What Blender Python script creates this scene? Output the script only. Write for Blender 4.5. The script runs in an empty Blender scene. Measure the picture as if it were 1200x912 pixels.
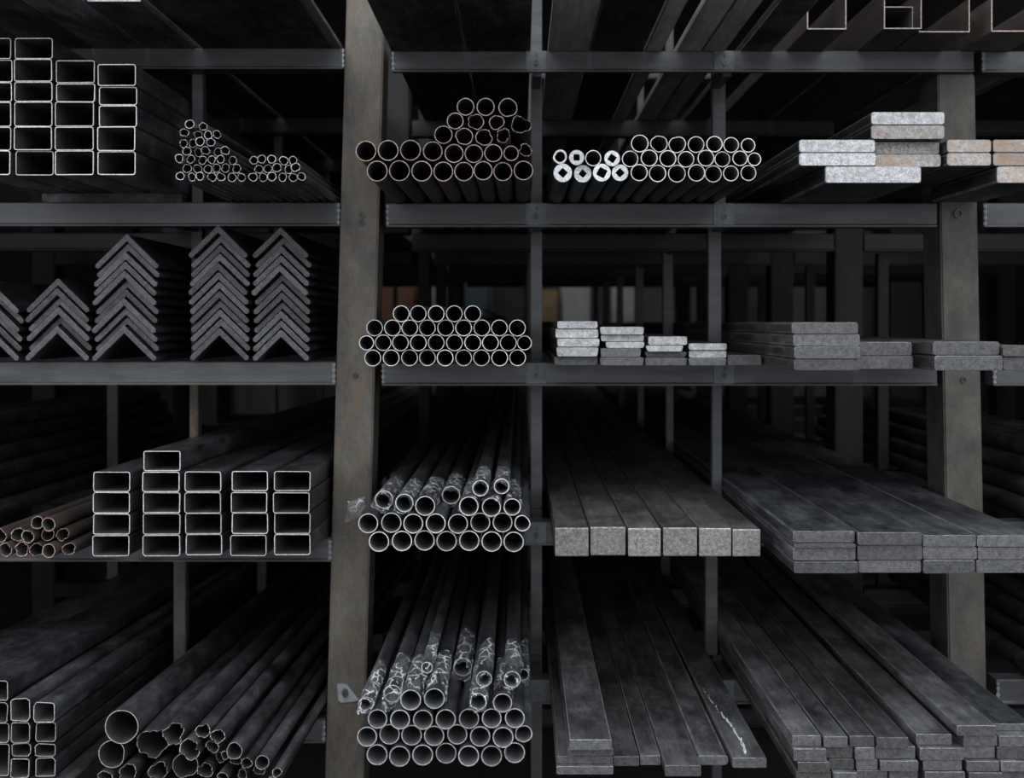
import bpy, bmesh, math, random
from mathutils import Vector
random.seed(7)

# ------------------------------------------------------------------ camera, light, exposure
S = 0.0022            # metres per photo pixel at the rack's front plane (y = 0)
D = 3.0               # camera distance to that plane
CZ = 1.5              # eye height
SKY = 2.8             # overcast sky brightness overhead
VX, VY = 610.0, 378.0 # vanishing point of the rack's depth direction
C = bpy.context.scene.collection
sc = bpy.context.scene

cd = bpy.data.cameras.new('camera'); cam = bpy.data.objects.new('camera', cd); C.objects.link(cam)
cam.location = (0, -D, CZ); cam.rotation_euler = (math.pi/2, 0, 0)
cd.sensor_width = 36; cd.lens = 36*(D/S)/1200
cd.shift_x = (600-VX)/1200; cd.shift_y = (VY-456)/1200
cd.clip_end = 100
cd.dof.use_dof = True; cd.dof.focus_distance = 2.56; cd.dof.aperture_fstop = 3.2
sc.camera = cam

world = bpy.data.worlds.new('overcast_sky'); sc.world = world; world.use_nodes = True
wn = world.node_tree.nodes; bg = wn['Background']
bg.inputs[0].default_value = (0.92, 0.955, 1.0, 1)
# standard overcast sky: brightest overhead, a third of that at the horizon, the same all the way round
_g = wn.new('ShaderNodeNewGeometry'); _s = wn.new('ShaderNodeSeparateXYZ'); _m = wn.new('ShaderNodeMapRange')
_m.inputs[1].default_value = 0; _m.inputs[2].default_value = -1; _m.inputs[3].default_value = SKY*0.33; _m.inputs[4].default_value = SKY
world.node_tree.links.new(_g.outputs['Incoming'], _s.inputs[0]); world.node_tree.links.new(_s.outputs[2], _m.inputs[0])
world.node_tree.links.new(_m.outputs[0], bg.inputs[1])

sc.view_settings.view_transform = 'Standard'; sc.view_settings.look = 'None'
sc.view_settings.gamma = 1; sc.view_settings.use_curve_mapping = False
sc.view_settings.exposure = 0.12
try:
    sc.cycles.max_bounces = 6; sc.cycles.diffuse_bounces = 3; sc.cycles.glossy_bounces = 3
    sc.cycles.transparent_max_bounces = 12; sc.cycles.use_denoising = True
except Exception: pass

def PX(px, k=1.0): return (px-VX)*S*k
def PZ(py, k=1.0): return CZ+(VY-py)*S*k
def PY(k): return -D+D*k

# ------------------------------------------------------------------ materials
MATS = {}
def nodes(name):
    m = bpy.data.materials.new(name); m.use_nodes = True; MATS[name] = m
    nt = m.node_tree; return m, nt, nt.nodes, nt.links, nt.nodes['Principled BSDF']
def noise(N, L, vec, scale, detail=4, rough=0.6):
    n = N.new('ShaderNodeTexNoise'); n.inputs['Scale'].default_value = scale
    n.inputs['Detail'].default_value = detail; n.inputs['Roughness'].default_value = rough
    L.new(vec, n.inputs['Vector']); return n.outputs['Fac']
def ramp(N, L, fac, stops):
    r = N.new('ShaderNodeValToRGB'); e = r.color_ramp.elements
    while len(e) < len(stops): e.new(0.5)
    for i, (p, c) in enumerate(stops):
        e[i].position = p; e[i].color = (c[0], c[1], c[2], 1)
    L.new(fac, r.inputs[0]); return r.outputs[0]
def coords(N, L, scale):
    tc = N.new('ShaderNodeTexCoord'); oi = N.new('ShaderNodeObjectInfo')
    mp = N.new('ShaderNodeMapping'); mp.inputs['Scale'].default_value = scale
    mul = N.new('ShaderNodeMath'); mul.operation = 'MULTIPLY'; mul.inputs[1].default_value = 37.0
    L.new(oi.outputs['Random'], mul.inputs[0]); L.new(mul.outputs[0], mp.inputs['Location'])
    L.new(tc.outputs['Object'], mp.inputs['Vector'])
    return mp.outputs['Vector'], oi.outputs['Random']
def mixc(N, L, fac, a, b, mode='MIX'):
    m = N.new('ShaderNodeMix'); m.data_type = 'RGBA'; m.blend_type = mode
    if isinstance(fac, (int, float)): m.inputs['Factor'].default_value = fac
    else: L.new(fac, m.inputs['Factor'])
    for sock, v in ((m.inputs[6], a), (m.inputs[7], b)):
        if isinstance(v, tuple): sock.default_value = (v[0], v[1], v[2], 1)
        else: L.new(v, sock)
    return m.outputs[2]
def steel(name, dark, light, rough=0.5, metal=0.55, scale=(9, 1.6, 9), rust=None, rust_amt=0.6, vary=0.35, bump=0.15, fine=14, streak=None, scuff=0.0):
    m, nt, N, L, b = nodes(name)
    v, rnd = coords(N, L, scale)
    n1 = noise(N, L, v, 2.2, 6, 0.65)
    col = ramp(N, L, n1, [(0.32, dark), (0.68, light)])
    n2 = noise(N, L, v, fine, 5, 0.7)
    col = mixc(N, L, 0.55, col, ramp(N, L, n2, [(0.3, (0.45,)*3), (0.7, (1.0,)*3)]), 'MULTIPLY')
    if streak:
        v3, _ = coords(N, L, (streak, 0.5, streak))
        n3 = noise(N, L, v3, 3.0, 3, 0.5)
        col = mixc(N, L, 0.5, col, ramp(N, L, n3, [(0.35, (0.55,)*3), (0.65, (1.0,)*3)]), 'MULTIPLY')
    if scuff:
        v4, _ = coords(N, L, (26, 9, 26)); ns = noise(N, L, v4, 1.0, 8, 0.8)
        col = mixc(N, L, ramp(N, L, ns, [(0.50, (0,)*3), (0.72, (scuff*0.75,)*3)]), col, (0.42, 0.43, 0.45))
        v5, _ = coords(N, L, (5, 3.2, 5)); nd = noise(N, L, v5, 1.0, 6, 0.7)
        col = mixc(N, L, 1.0, col, ramp(N, L, nd, [(0.36, (0.33,)*3), (0.62, (1.1,)*3)]), 'MULTIPLY')
    if rust:
        nr = noise(N, L, v, 3.1, 7, 0.72)
        f = ramp(N, L, nr, [(rust_amt-0.06, (0,)*3), (rust_amt+0.12, (1,)*3)])
        col = mixc(N, L, f, col, rust)
    mr = N.new('ShaderNodeMapRange'); mr.inputs[3].default_value = 1-vary; mr.inputs[4].default_value = 1+vary
    L.new(rnd, mr.inputs[0])
    col = mixc(N, L, 1.0, col, mr.outputs[0], 'MULTIPLY')
    L.new(col, b.inputs['Base Color'])
    b.inputs['Metallic'].default_value = metal
    rr = N.new('ShaderNodeMapRange'); rr.inputs[3].default_value = rough-0.12; rr.inputs[4].default_value = rough+0.18
    L.new(n2, rr.inputs[0]); L.new(rr.outputs[0], b.inputs['Roughness'])
    bp = N.new('ShaderNodeBump'); bp.inputs['Strength'].default_value = bump; bp.inputs['Distance'].default_value = 0.004
    L.new(n2, bp.inputs['Height']); L.new(bp.outputs[0], b.inputs['Normal'])
    return m
def cut(name, a, b_, sc_=160, rust=None, rust_amt=0.62, metal=0.5, rough=0.5, bump=0.5, vary=0.2, lo=0.38, hi=0.62):
    m, nt, N, L, b = nodes(name)
    v, rnd = coords(N, L, (1, 1, 1))
    n1 = noise(N, L, v, sc_, 6, 0.75); n2 = noise(N, L, v, sc_*0.2, 3)
    col = ramp(N, L, n1, [(lo, a), (hi, b_)])
    n3 = noise(N, L, v, 330, 3, 0.8)
    if name.startswith('end'): col = mixc(N, L, 0.7, col, ramp(N, L, n3, [(0.36, (0.55,)*3), (0.6, (1.3,)*3)]), 'MULTIPLY')
    if rust:
        col = mixc(N, L, ramp(N, L, n2, [(rust_amt-0.15, (0,)*3), (rust_amt+0.1, (1,)*3)]), col, rust)
    mr = N.new('ShaderNodeMapRange'); mr.inputs[3].default_value = 1-vary; mr.inputs[4].default_value = 1+vary
    L.new(rnd, mr.inputs[0]); col = mixc(N, L, 1.0, col, mr.outputs[0], 'MULTIPLY')
    L.new(col, b.inputs['Base Color']); b.inputs['Metallic'].default_value = metal
    b.inputs['Roughness'].default_value = rough
    bp = N.new('ShaderNodeBump'); bp.inputs['Strength'].default_value = bump; bp.inputs['Distance'].default_value = 0.003
    L.new(n1, bp.inputs['Height']); L.new(bp.outputs[0], b.inputs['Normal'])
    return m

steel('mill', (0.075, 0.075, 0.078), (0.235, 0.235, 0.24), 0.44, 0.6, scale=(9, 3, 9), streak=30, scuff=0.6)
steel('mill_dark', (0.035, 0.036, 0.039), (0.10, 0.102, 0.105), 0.48, 0.6, scale=(9, 3, 9), streak=30, scuff=0.3)
steel('mill_blue', (0.06, 0.065, 0.076), (0.20, 0.21, 0.228), 0.40, 0.65, scale=(9, 3, 9), streak=30, scuff=0.5)
steel('pipe_steel', (0.08, 0.085, 0.094), (0.21, 0.218, 0.232), 0.40, 0.65, scale=(9, 3, 9), streak=20, scuff=0.4)
steel('pipe_brown', (0.06, 0.052, 0.047), (0.14, 0.12, 0.11), 0.55, 0.45, rust=(0.11, 0.055, 0.035), rust_amt=0.6)
steel('black_tube', (0.055, 0.057, 0.062), (0.20, 0.205, 0.22), 0.38, 0.65, scale=(9, 4, 9), rust=(0.12, 0.08, 0.055), rust_amt=0.70, streak=14, scuff=0.7)
steel('pale_plank', (0.22, 0.21, 0.195), (0.42, 0.40, 0.375), 0.6, 0.1, scale=(9, 2, 9), streak=30, vary=0.15)
steel('edge_long', (0.10, 0.10, 0.102), (0.34, 0.34, 0.345), 0.4, 0.6, scale=(9, 6, 9), vary=0.3)
steel('square_stock', (0.115, 0.112, 0.108), (0.26, 0.256, 0.25), 0.48, 0.55, scale=(9, 3, 9), streak=40, vary=0.12, scuff=0.5)
steel('post_paint', (0.08, 0.075, 0.07), (0.215, 0.195, 0.168), 0.48, 0.25, scale=(6, 6, 2.6), rust=(0.17, 0.122, 0.08), rust_amt=0.56, vary=0.05, fine=30, bump=0.3)
steel('post_dark', (0.08, 0.074, 0.067), (0.17, 0.157, 0.137), 0.55, 0.25, scale=(8, 8, 5), rust=(0.13, 0.09, 0.06), rust_amt=0.64, vary=0.1, fine=30, bump=0.3)
steel('post_shaded', (0.022, 0.022, 0.023), (0.045, 0.044, 0.043), 0.55, 0.25, scale=(7, 7, 2), rust=(0.10, 0.06, 0.035), rust_amt=0.62, vary=0.15, fine=20)  # shade-darkened copy of the post colour for the rear frames
steel('orange_post', (0.08, 0.075, 0.068), (0.15, 0.14, 0.125), 0.6, 0.2, scale=(9, 9, 3), rust=(0.34, 0.19, 0.06), rust_amt=0.57, vary=0.0)  # orange blotches set by noise over the post colour
steel('beam_shaded', (0.025, 0.026, 0.028), (0.05, 0.051, 0.054), 0.45, 0.35, scale=(1.6, 12, 14), vary=0.10, fine=16, bump=0.08)  # beam colour with the shade deep in the rack put in
steel('beam_paint', (0.075, 0.078, 0.083), (0.135, 0.138, 0.145), 0.40, 0.35, scale=(1.6, 12, 14), vary=0.10, fine=16, bump=0.08)
steel('plate_blue', (0.095, 0.102, 0.112), (0.18, 0.19, 0.205), 0.4, 0.4, scale=(9, 9, 9), vary=0.1)
steel('bracket_zinc', (0.30, 0.32, 0.345), (0.55, 0.575, 0.61), 0.4, 0.2, scale=(20, 20, 20), vary=0.05)
steel('bolt_steel', (0.06, 0.06, 0.065), (0.16, 0.16, 0.17), 0.4, 0.7, scale=(30, 30, 30))
steel('bore', (0.16, 0.162, 0.165), (0.30, 0.304, 0.31), 0.55, 0.3, scale=(9, 4, 9), vary=0.2)
steel('bore_dark', (0.07, 0.068, 0.066), (0.15, 0.148, 0.145), 0.6, 0.3, scale=(9, 4, 9), vary=0.3)
cut('rim_bright', (0.50, 0.50, 0.50), (1.0, 1.0, 0.99), 220, bump=0.3)
cut('rim_white', (0.62, 0.62, 0.60), (1.0, 1.0, 0.98), 200, bump=0.2)
cut('rim_grey', (0.28, 0.28, 0.285), (0.74, 0.74, 0.75), 220, bump=0.3)
cut('rim_dull', (0.16, 0.16, 0.16), (0.55, 0.55, 0.55), 220, bump=0.4)
cut('rim_brown', (0.20, 0.155, 0.14), (0.52, 0.43, 0.40), 220, bump=0.3)
cut('rim_rust', (0.22, 0.16, 0.145), (0.62, 0.47, 0.42), 220, rust=(0.50, 0.30, 0.20), bump=0.4)
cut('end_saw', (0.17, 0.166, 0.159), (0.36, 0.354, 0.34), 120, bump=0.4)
cut('end_light', (0.30, 0.305, 0.315), (0.78, 0.785, 0.80), 75, bump=0.7, lo=0.3, hi=0.72, vary=0.15)
cut('end_rusty', (0.26, 0.235, 0.22), (0.62, 0.585, 0.56), 75, rust=(0.42, 0.30, 0.22), rust_amt=0.58, bump=0.7, lo=0.3, hi=0.72, vary=0.2)
cut('end_grey', (0.07, 0.07, 0.072), (0.20, 0.199, 0.20), 90, bump=0.6, vary=0.3, lo=0.3, hi=0.75)
cut('end_dark', (0.055, 0.055, 0.057), (0.15, 0.15, 0.152), 90, bump=0.6, vary=0.3, lo=0.3, hi=0.75)
cut('edge_pale', (0.12, 0.12, 0.122), (0.50, 0.50, 0.50), 130, bump=0.3, vary=0.3)  # lighter band round the front edges of the bars
cut('end_angle', (0.06, 0.06, 0.064), (0.18, 0.18, 0.19), 80, bump=0.5, vary=0.3, lo=0.3, hi=0.72)
cut('zinc_end', (0.45, 0.46, 0.48), (1.0, 1.0, 1.0), 260, bump=0.5)

def plain(name, a, b_, scale=3, rough=0.8, bump=0.2):
    m, nt, N, L, b = nodes(name)
    v, rnd = coords(N, L, (1, 1, 1)); n = noise(N, L, v, scale, 6, 0.65)
    L.new(ramp(N, L, n, [(0.35, a), (0.65, b_)]), b.inputs['Base Color']); b.inputs['Roughness'].default_value = rough
    bp = N.new('ShaderNodeBump'); bp.inputs['Strength'].default_value = bump; bp.inputs['Distance'].default_value = 0.01
    L.new(n, bp.inputs['Height']); L.new(bp.outputs[0], b.inputs['Normal'])
    return m
plain('concrete', (0.045, 0.044, 0.042), (0.075, 0.073, 0.07), 2.5)
plain('roof_sheet', (0.05, 0.05, 0.05), (0.08, 0.08, 0.08), 2)
plain('wall_block', (0.06, 0.057, 0.053), (0.10, 0.095, 0.09), 2)
plain('goods_brown', (0.20, 0.085, 0.05), (0.30, 0.14, 0.085), 4)
plain('goods_teal', (0.05, 0.085, 0.095), (0.10, 0.14, 0.15), 4)
plain('goods_white', (0.50, 0.49, 0.47), (0.70, 0.69, 0.67), 4)
plain('goods_tan', (0.30, 0.20, 0.10), (0.45, 0.30, 0.16), 4)
plain('goods_lilac', (0.30, 0.24, 0.26), (0.42, 0.36, 0.37), 4)
plain('goods_dark', (0.03, 0.03, 0.03), (0.06, 0.06, 0.055), 4)

def plastic(name='clear_film', base=0.03):
    m, nt, N, L, b = nodes(name)
    v, rnd = coords(N, L, (1, 0.55, 1)); n = noise(N, L, v, 60, 4, 0.7)
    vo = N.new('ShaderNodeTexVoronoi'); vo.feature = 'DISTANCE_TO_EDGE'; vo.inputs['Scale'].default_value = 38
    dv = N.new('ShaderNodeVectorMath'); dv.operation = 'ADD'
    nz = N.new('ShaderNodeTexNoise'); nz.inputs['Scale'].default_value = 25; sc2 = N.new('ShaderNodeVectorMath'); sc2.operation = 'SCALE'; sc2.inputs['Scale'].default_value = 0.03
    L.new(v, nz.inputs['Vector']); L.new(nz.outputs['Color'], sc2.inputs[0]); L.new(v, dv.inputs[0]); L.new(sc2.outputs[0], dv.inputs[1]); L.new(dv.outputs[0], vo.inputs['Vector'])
    fold_glint = ramp(N, L, vo.outputs['Distance'], [(0.0, (1.0,)*3), (0.09, (0.05,)*3)])  # painted highlights: white, more opaque lines along the film's creases
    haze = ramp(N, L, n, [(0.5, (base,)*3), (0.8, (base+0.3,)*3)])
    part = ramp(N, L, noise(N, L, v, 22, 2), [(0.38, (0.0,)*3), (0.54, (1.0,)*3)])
    al = mixc(N, L, 1.0, mixc(N, L, part, (0.06, 0.06, 0.06), fold_glint), haze, 'LIGHTEN')
    b.inputs['Base Color'].default_value = (0.9, 0.92, 0.95, 1); b.inputs['Roughness'].default_value = 0.15
    b.inputs['Specular IOR Level'].default_value = 1.0
    tr = N.new('ShaderNodeBsdfTransparent'); mx = N.new('ShaderNodeMixShader')
    bp = N.new('ShaderNodeBump'); bp.inputs['Strength'].default_value = 0.8; bp.inputs['Distance'].default_value = 0.01
    L.new(n, bp.inputs['Height']); L.new(bp.outputs[0], b.inputs['Normal'])
    out = N['Material Output']
    L.new(al, mx.inputs[0]); L.new(tr.outputs[0], mx.inputs[1]); L.new(b.outputs[0], mx.inputs[2]); L.new(mx.outputs[0], out.inputs[0])
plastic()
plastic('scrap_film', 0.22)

# ------------------------------------------------------------------ helpers
def mesh(name, verts, faces, mats, idx=None, smooth=None):
    me = bpy.data.meshes.new(name); me.from_pydata(verts, [], faces)
    for m in mats: me.materials.append(MATS[m])
    if idx: me.polygons.foreach_set('material_index', idx)
    if smooth: me.polygons.foreach_set('use_smooth', smooth)
    me.update(); return me
def obj(name, me, loc=(0, 0, 0), rot=(0, 0, 0), parent=None):
    o = bpy.data.objects.new(name, me); C.objects.link(o); o.location = loc; o.rotation_euler = rot
    if parent is not None: o.parent = parent
    return o
def tag(o, label, cat, group=None):
    o['label'] = label; o['category'] = cat
    if group: o['group'] = group
    return o
def box_mesh(name, x0, x1, y0, y1, z0, z1, mats, bev=0.002):
    bm = bmesh.new()
    vs = [bm.verts.new(p) for p in ((x0,y0,z0),(x1,y0,z0),(x1,y1,z0),(x0,y1,z0),(x0,y0,z1),(x1,y0,z1),(x1,y1,z1),(x0,y1,z1))]
    for f in ((3,2,1,0),(4,5,6,7),(0,1,5,4),(1,2,6,5),(2,3,7,6),(3,0,4,7)): bm.faces.new([vs[i] for i in f])
    if bev: bmesh.ops.bevel(bm, geom=list(bm.edges), offset=bev, segments=2, affect='EDGES')
    me = bpy.data.meshes.new(name); bm.to_mesh(me); bm.free()
    for m in mats: me.materials.append(MATS[m])
    return me
def loft(name, rings, mats, closed_y=False, inner=None, edge=None, yoff=None, corner=False):
    """rings: list of (y, [(x,z)...]) outer surface front to back; inner: same for the bore. Front face gets material 1."""
    V = []; F = []; I = []; Sm = []
    n = len(rings[0][1])
    for q, (y, pts) in enumerate(rings): V += [(x, y+(yoff[i] if yoff and q == 0 else 0), z) for i, (x, z) in enumerate(pts)]
    for r in range(len(rings)-1):
        for i in range(n):
            j = (i+1) % n
            F.append((r*n+i, (r+1)*n+i, (r+1)*n+j, r*n+j)); I.append(edge if edge and r == 0 else (3 if corner and i % 3 < 2 else 0)); Sm.append(True)
    if inner:
        b = len(V)
        for q, (y, pts) in enumerate(inner): V += [(x, y+(yoff[i] if yoff and q == 0 else 0), z) for i, (x, z) in enumerate(pts)]
        for r in range(len(inner)-1):
            for i in range(n):
                j = (i+1) % n
                F.append((b+r*n+i, b+r*n+j, b+(r+1)*n+j, b+(r+1)*n+i)); I.append(2); Sm.append(True)
        for i in range(n):
            j = (i+1) % n
            F.append((i, j, b+j, b+i)); I.append(1); Sm.append(False)
            o1 = (len(rings)-1)*n; o2 = b+(len(inner)-1)*n
            F.append((o1+j, o1+i, o2+i, o2+j)); I.append(0); Sm.append(False)
    else:
        F.append(tuple(range(n))); I.append(1); Sm.append(False)
        o1 = (len(rings)-1)*n
        F.append(tuple(reversed(range(o1, o1+n)))); I.append(0); Sm.append(False)
    return mesh(name, V, F, mats, I, Sm)
def sharp(me, ang=35):
    try: me.set_sharp_from_angle(angle=math.radians(ang))
    except Exception: pass
    return me

LEN = 6.0
def pipe_mesh(r, wall, mats, crumple=0.0, seg=28, length=LEN, hole=None, hole_rot=0.0):
    ph = [random.uniform(0, 6.28) for _ in range(4)]
    def rad(a, c):
        w = 0.55*math.sin(2*a+ph[0]) + 0.35*math.sin(3*a+ph[1]) + 0.3*math.sin(5*a+ph[2]) - 0.3
        dd = abs((a-ph[3]+math.pi) % (2*math.pi)-math.pi)         # one sharp dent
        return min(1.0, 1 + c*(w - 1.5*max(0, 1-dd/0.55)))
    def ring(rr, c, wob=0):
        return [(rr*rad(t, c)*math.cos(t), rr*rad(t, c)*math.sin(t)) for t in (2*math.pi*i/seg for i in range(seg))]
    ys = [0, 0.05, 0.14, length] if crumple > 0 else [0, 0.02, length]
    cs = [crumple, crumple*0.6, 0, 0] if crumple > 0 else [0.0]*3
    outer = [(y, ring(r, c)) for y, c in zip(ys, cs)]
    if hole:
        def hr(t):
            a = t+hole_rot
            return hole/max(abs(math.cos(a)), abs(math.sin(a)))
        inner = [(y, [(hr(t)*math.cos(t), hr(t)*math.sin(t)) for t in (2*math.pi*i/seg for i in range(seg))]) for y in ys]
    else:
        inner = [(y, ring(r-wall, c)) for y, c in zip(ys, cs)]
    yo = [random.uniform(-1, 1)*min(0.008, 0.3*r)*min(1, crumple*5) for _ in range(seg)] if crumple > 0.1 else None   # ragged torn lip
    return sharp(loft('round_pipe', outer, list(mats)+['bore_dark' if mats[0] in ('pipe_brown', 'black_tube') else 'bore'], inner=inner, yoff=yo))
def rrect(w, h, r, n=3, x0=0, z0=0):
    pts = []
    for cx, cz, a0 in ((w/2-r, h/2-r, 0), (-w/2+r, h/2-r, 90), (-w/2+r, -h/2+r, 180), (w/2-r, -h/2+r, 270)):
        for i in range(n+1):
            a = math.radians(a0+90*i/n); pts.append((x0+cx+r*math.cos(a), z0+cz+r*math.sin(a)))
    return pts
def rect_tube_mesh(w, h, wall, mats, rad=0.005, wob=0.0, length=LEN):
    def rg(ww, hh, rr, wv):
        return [(x+random.uniform(-wv, wv), z+random.uniform(-wv, wv)) for x, z in rrect(ww, hh, rr)]
    st = random.getstate(); o0 = rg(w, h, rad, wob); random.setstate(st); i0 = rg(w-2*wall, h-2*wall, max(rad-wall, 0.001), wob)
    o1 = rrect(w, h, rad); i1 = rrect(w-2*wall, h-2*wall, max(rad-wall, 0.001))
    ys = [0, 0.12, length]
    return sharp(loft('hollow_tube', [(0, o0), (ys[1], o1), (length, o1)], list(mats)+['bore_dark'], inner=[(0, i0), (ys[1], i1), (length, i1)]))
def flat_mesh(w, h, mats, rad=0.0025, length=LEN, skew=0.0, taper=0.0):
    p = [(x*(1-taper*(0.5-z/h)), z) for x, z in rrect(w, h, min(rad, h*0.38), 2)]
    front = [(x*(1+random.uniform(-0.006, 0.006)), z+skew*x/w) for x, z in p]
    small = [(x*0.985, z*0.93) for x, z in p]
    return sharp(loft('flat_bar', [(0.0, small), (0.0018, p), (length, p)], list(mats)+['edge_pale', 'edge_long'], edge=2, corner=True), 28)

ORD = ['first', 'second', 'third', 'fourth', 'fifth', 'sixth', 'seventh', 'eighth', 'ninth', 'tenth', 'eleventh', 'twelfth', 'thirteenth', 'fourteenth']
def nth(i, n, first, last):
    """place i (0-based) among n from `first` end: leftmost / second from left / ... / rightmost"""
    if n == 1: return 'only'
    if i == 0: return first[0]
    if i == n-1: return last[0]
    if n % 2 == 1 and i == n//2: return 'middle' if n == 3 else ORD[i]+' from '+first[1]
    return ORD[i]+' from '+first[1] if i <= n//2 else (ORD[n-1-i]+' from '+last[1])
LR = (('leftmost', 'left'), ('rightmost', 'right'))
BT = (('bottom', 'bottom'), ('top', 'top'))
def rowname(i, n):
    if n == 1: return 'single row'
    return 'bottom row' if i == 0 else ('top row' if i == n-1 else ORD[i]+' row up')

def relax(items, floor, it=250, xmin=None):
    """push overlapping circles apart a little, keeping them above the shelf"""
    for _ in range(it):
        for a in range(len(items)):
            for b in range(a+1, len(items)):
                A, B = items[a], items[b]; dx, dz = B[0]-A[0], B[1]-A[1]; d = math.hypot(dx, dz) or 1e-6
                o = (A[2]+B[2])*1.004-d
                if o > 0:
                    wa = B[2]/(A[2]+B[2]); ux, uz = dx/d, dz/d
                    A[0] -= ux*o*wa*0.6; A[1] -= uz*o*wa*0.6; B[0] += ux*o*(1-wa)*0.6; B[1] += uz*o*(1-wa)*0.6
        if floor is not None:
            for A in items: A[1] = max(A[1], floor+A[2])
        if xmin is not None:
            for A in items: A[0] = max(A[0], xmin+A[2])
def fit_radii(items, shrink=0.99):
    """items: list of [x, z, r] ; shrink radii so that no two circles overlap"""
    for _ in range(14):
        for a in range(len(items)):
            for b in range(a+1, len(items)):
                A, B = items[a], items[b]
                d = math.hypot(A[0]-B[0], A[1]-B[1])*shrink
                if A[2]+B[2] > d:
                    f = d/(A[2]+B[2]); big, sm = (A, B) if A[2] >= B[2] else (B, A)
                    if sm[2] < 0.75*big[2]: sm[2] = max(d-big[2], sm[2]*0.3)
                    else: A[2] *= f; B[2] *= f

# ------------------------------------------------------------------ setting: yard floor and shed
def struct(name, me, loc=(0, 0, 0)):
    o = obj(name, me, loc); o['kind'] = 'structure'; return o
struct('floor', box_mesh('floor', -9, 9, -12, 11.2, -0.1, 0, ['concrete'], 0))
struct('ceiling', box_mesh('ceiling', -9, 9, -0.5, 8.3, 4.1, 4.2, ['roof_sheet'], 0))
struct('ceiling', box_mesh('ceiling', -9, 9, 9.35, 11.2, 4.1, 4.2, ['roof_sheet'], 0))  # roof resumes behind an unseen gap added to light the goods
struct('wall_back', box_mesh('wall_back', -9, 9, 11.0, 11.2, 0, 4.2, ['wall_block'], 0))
struct('shade_wall_left', box_mesh('shade_wall_left', -2.55, -2.45, -0.2, 11.2, 0, 4.2, ['wall_block'], 0))  # unseen side wall set close to the rack to keep light out
struct('shade_wall_right', box_mesh('shade_wall_right', 2.9, 3.0, -0.2, 11.2, 0, 4.2, ['wall_block'], 0))  # likewise unseen, pulled in to block light from this side

# ------------------------------------------------------------------ the rack
T = [60, 238, 425, 612, 797, 985]              # beam tops, photo rows at the front plane (middle and right bays)
TL = [56, 237, 424, 631, 842.5, 985]             # left bay
SLOPE_L = [0, 0, 0, 0.016, 0.050, 0.0]         # the two lower left shelves fall away to the back
BH = [25, 28, 27, 27, 28, 28]
FR = [1.0, 1.34, 1.68, 2.02, 2.36, 2.70]       # frames, as multiples of D
rack = obj('storage_rack', None); tag(rack, 'tall dark steel storage rack of posts, beams and dividers holding the metal stock', 'rack')

def lean_post(cx_fn, w, dep, k, mats, py0=-130, py1=1060):
    V = []
    y0 = PY(k); hw = w*S/2
    for py in (py1, py0):
        cx = PX(cx_fn(py)); z = PZ(py)
        V += [(cx-hw, y0, z), (cx+hw, y0, z), (cx+hw, y0+dep, z), (cx-hw, y0+dep, z)]
    bm = bmesh.new(); vs = [bm.verts.new(v) for v in V]
    for f in ((3,2,1,0),(4,5,6,7),(0,1,5,4),(1,2,6,5),(2,3,7,6),(3,0,4,7)): bm.faces.new([vs[i] for i in f])
    bmesh.ops.bevel(bm, geom=list(bm.edges), offset=0.004, segments=2, affect='EDGES')
    me = bpy.data.meshes.new('post'); bm.to_mesh(me); bm.free()
    for m in mats: me.materials.append(MATS[m])
    return me
zero = (PY(1.0))
fL = lambda py: 428.4-25*(py/912)
fR = lambda py: 1125.5+0.019*(py-230)
postL = obj('post', lean_post(fL, 45, 0.125, 1.0, ['post_paint']), parent=rack)
postR = obj('post', lean_post(fR, 44, 0.135, 1.004, ['post_dark'], py0=T[0]+BH[0]+0.5), parent=rack)
obj('post', lean_post(lambda p: -330, 45, 0.125, 1.0, ['post_paint']), parent=rack)
obj('post', lean_post(lambda p: 1760, 45, 0.125, 1.0, ['post_dark']), parent=rack)

def beam_mesh(px0, px1, ptop, h, dep=0.06, k=1.0, mats=('beam_paint',), dz=0.0):
    x0, x1 = PX(px0), PX(px1); z1 = PZ(ptop)-dz; z0 = z1-h*S; y0 = PY(k); l = 0.0035
    prof = [(y0, z1-0.003), (y0+0.003, z1), (y0+dep, z1), (y0+dep, z0), (y0-l, z0), (y0-l, z0+0.004), (y0, z0+0.008)]
    n = len(prof); V = [(x0, y, z) for y, z in prof]+[(x1, y, z) for y, z in prof]
    F = [(i, i+n, (i+1) % n+n, (i+1) % n) for i in range(n)]
    F += [tuple(range(n)), tuple(range(2*n-1, n-1, -1))]
    return mesh('beam', V, F, mats)
def weld(px, ptop, h, k, par, s=1):
    x = PX(px); z1 = PZ(ptop); z0 = z1-h*S; y = PY(k)
    V = []; F = []; n = 9
    for i in range(n+1):
        z = z0+(z1-z0)*i/n; w = 0.003+0.0022*math.sin(i*2.4)+0.001*random.random()
        V += [(x-w, y-0.0005, z), (x, y-0.0045, z), (x+w, y-0.0005, z)]
    for i in range(n):
        a = 3*i; F += [(a, a+1, a+4, a+3), (a+1, a+2, a+5, a+4)]
    obj('weld_bead', mesh('weld_bead', V, F, ['bracket_zinc']), parent=par)
ENDL = [403, 398, 393, 388, 381, 378]
STC = [460, 453, 448, 443, 438, 433]
ENC = [1140, 1098, 1098, 1102, 1106, 1106]
STR = [1151, 1153, 1164, 1166, 1168, 1170]
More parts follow.
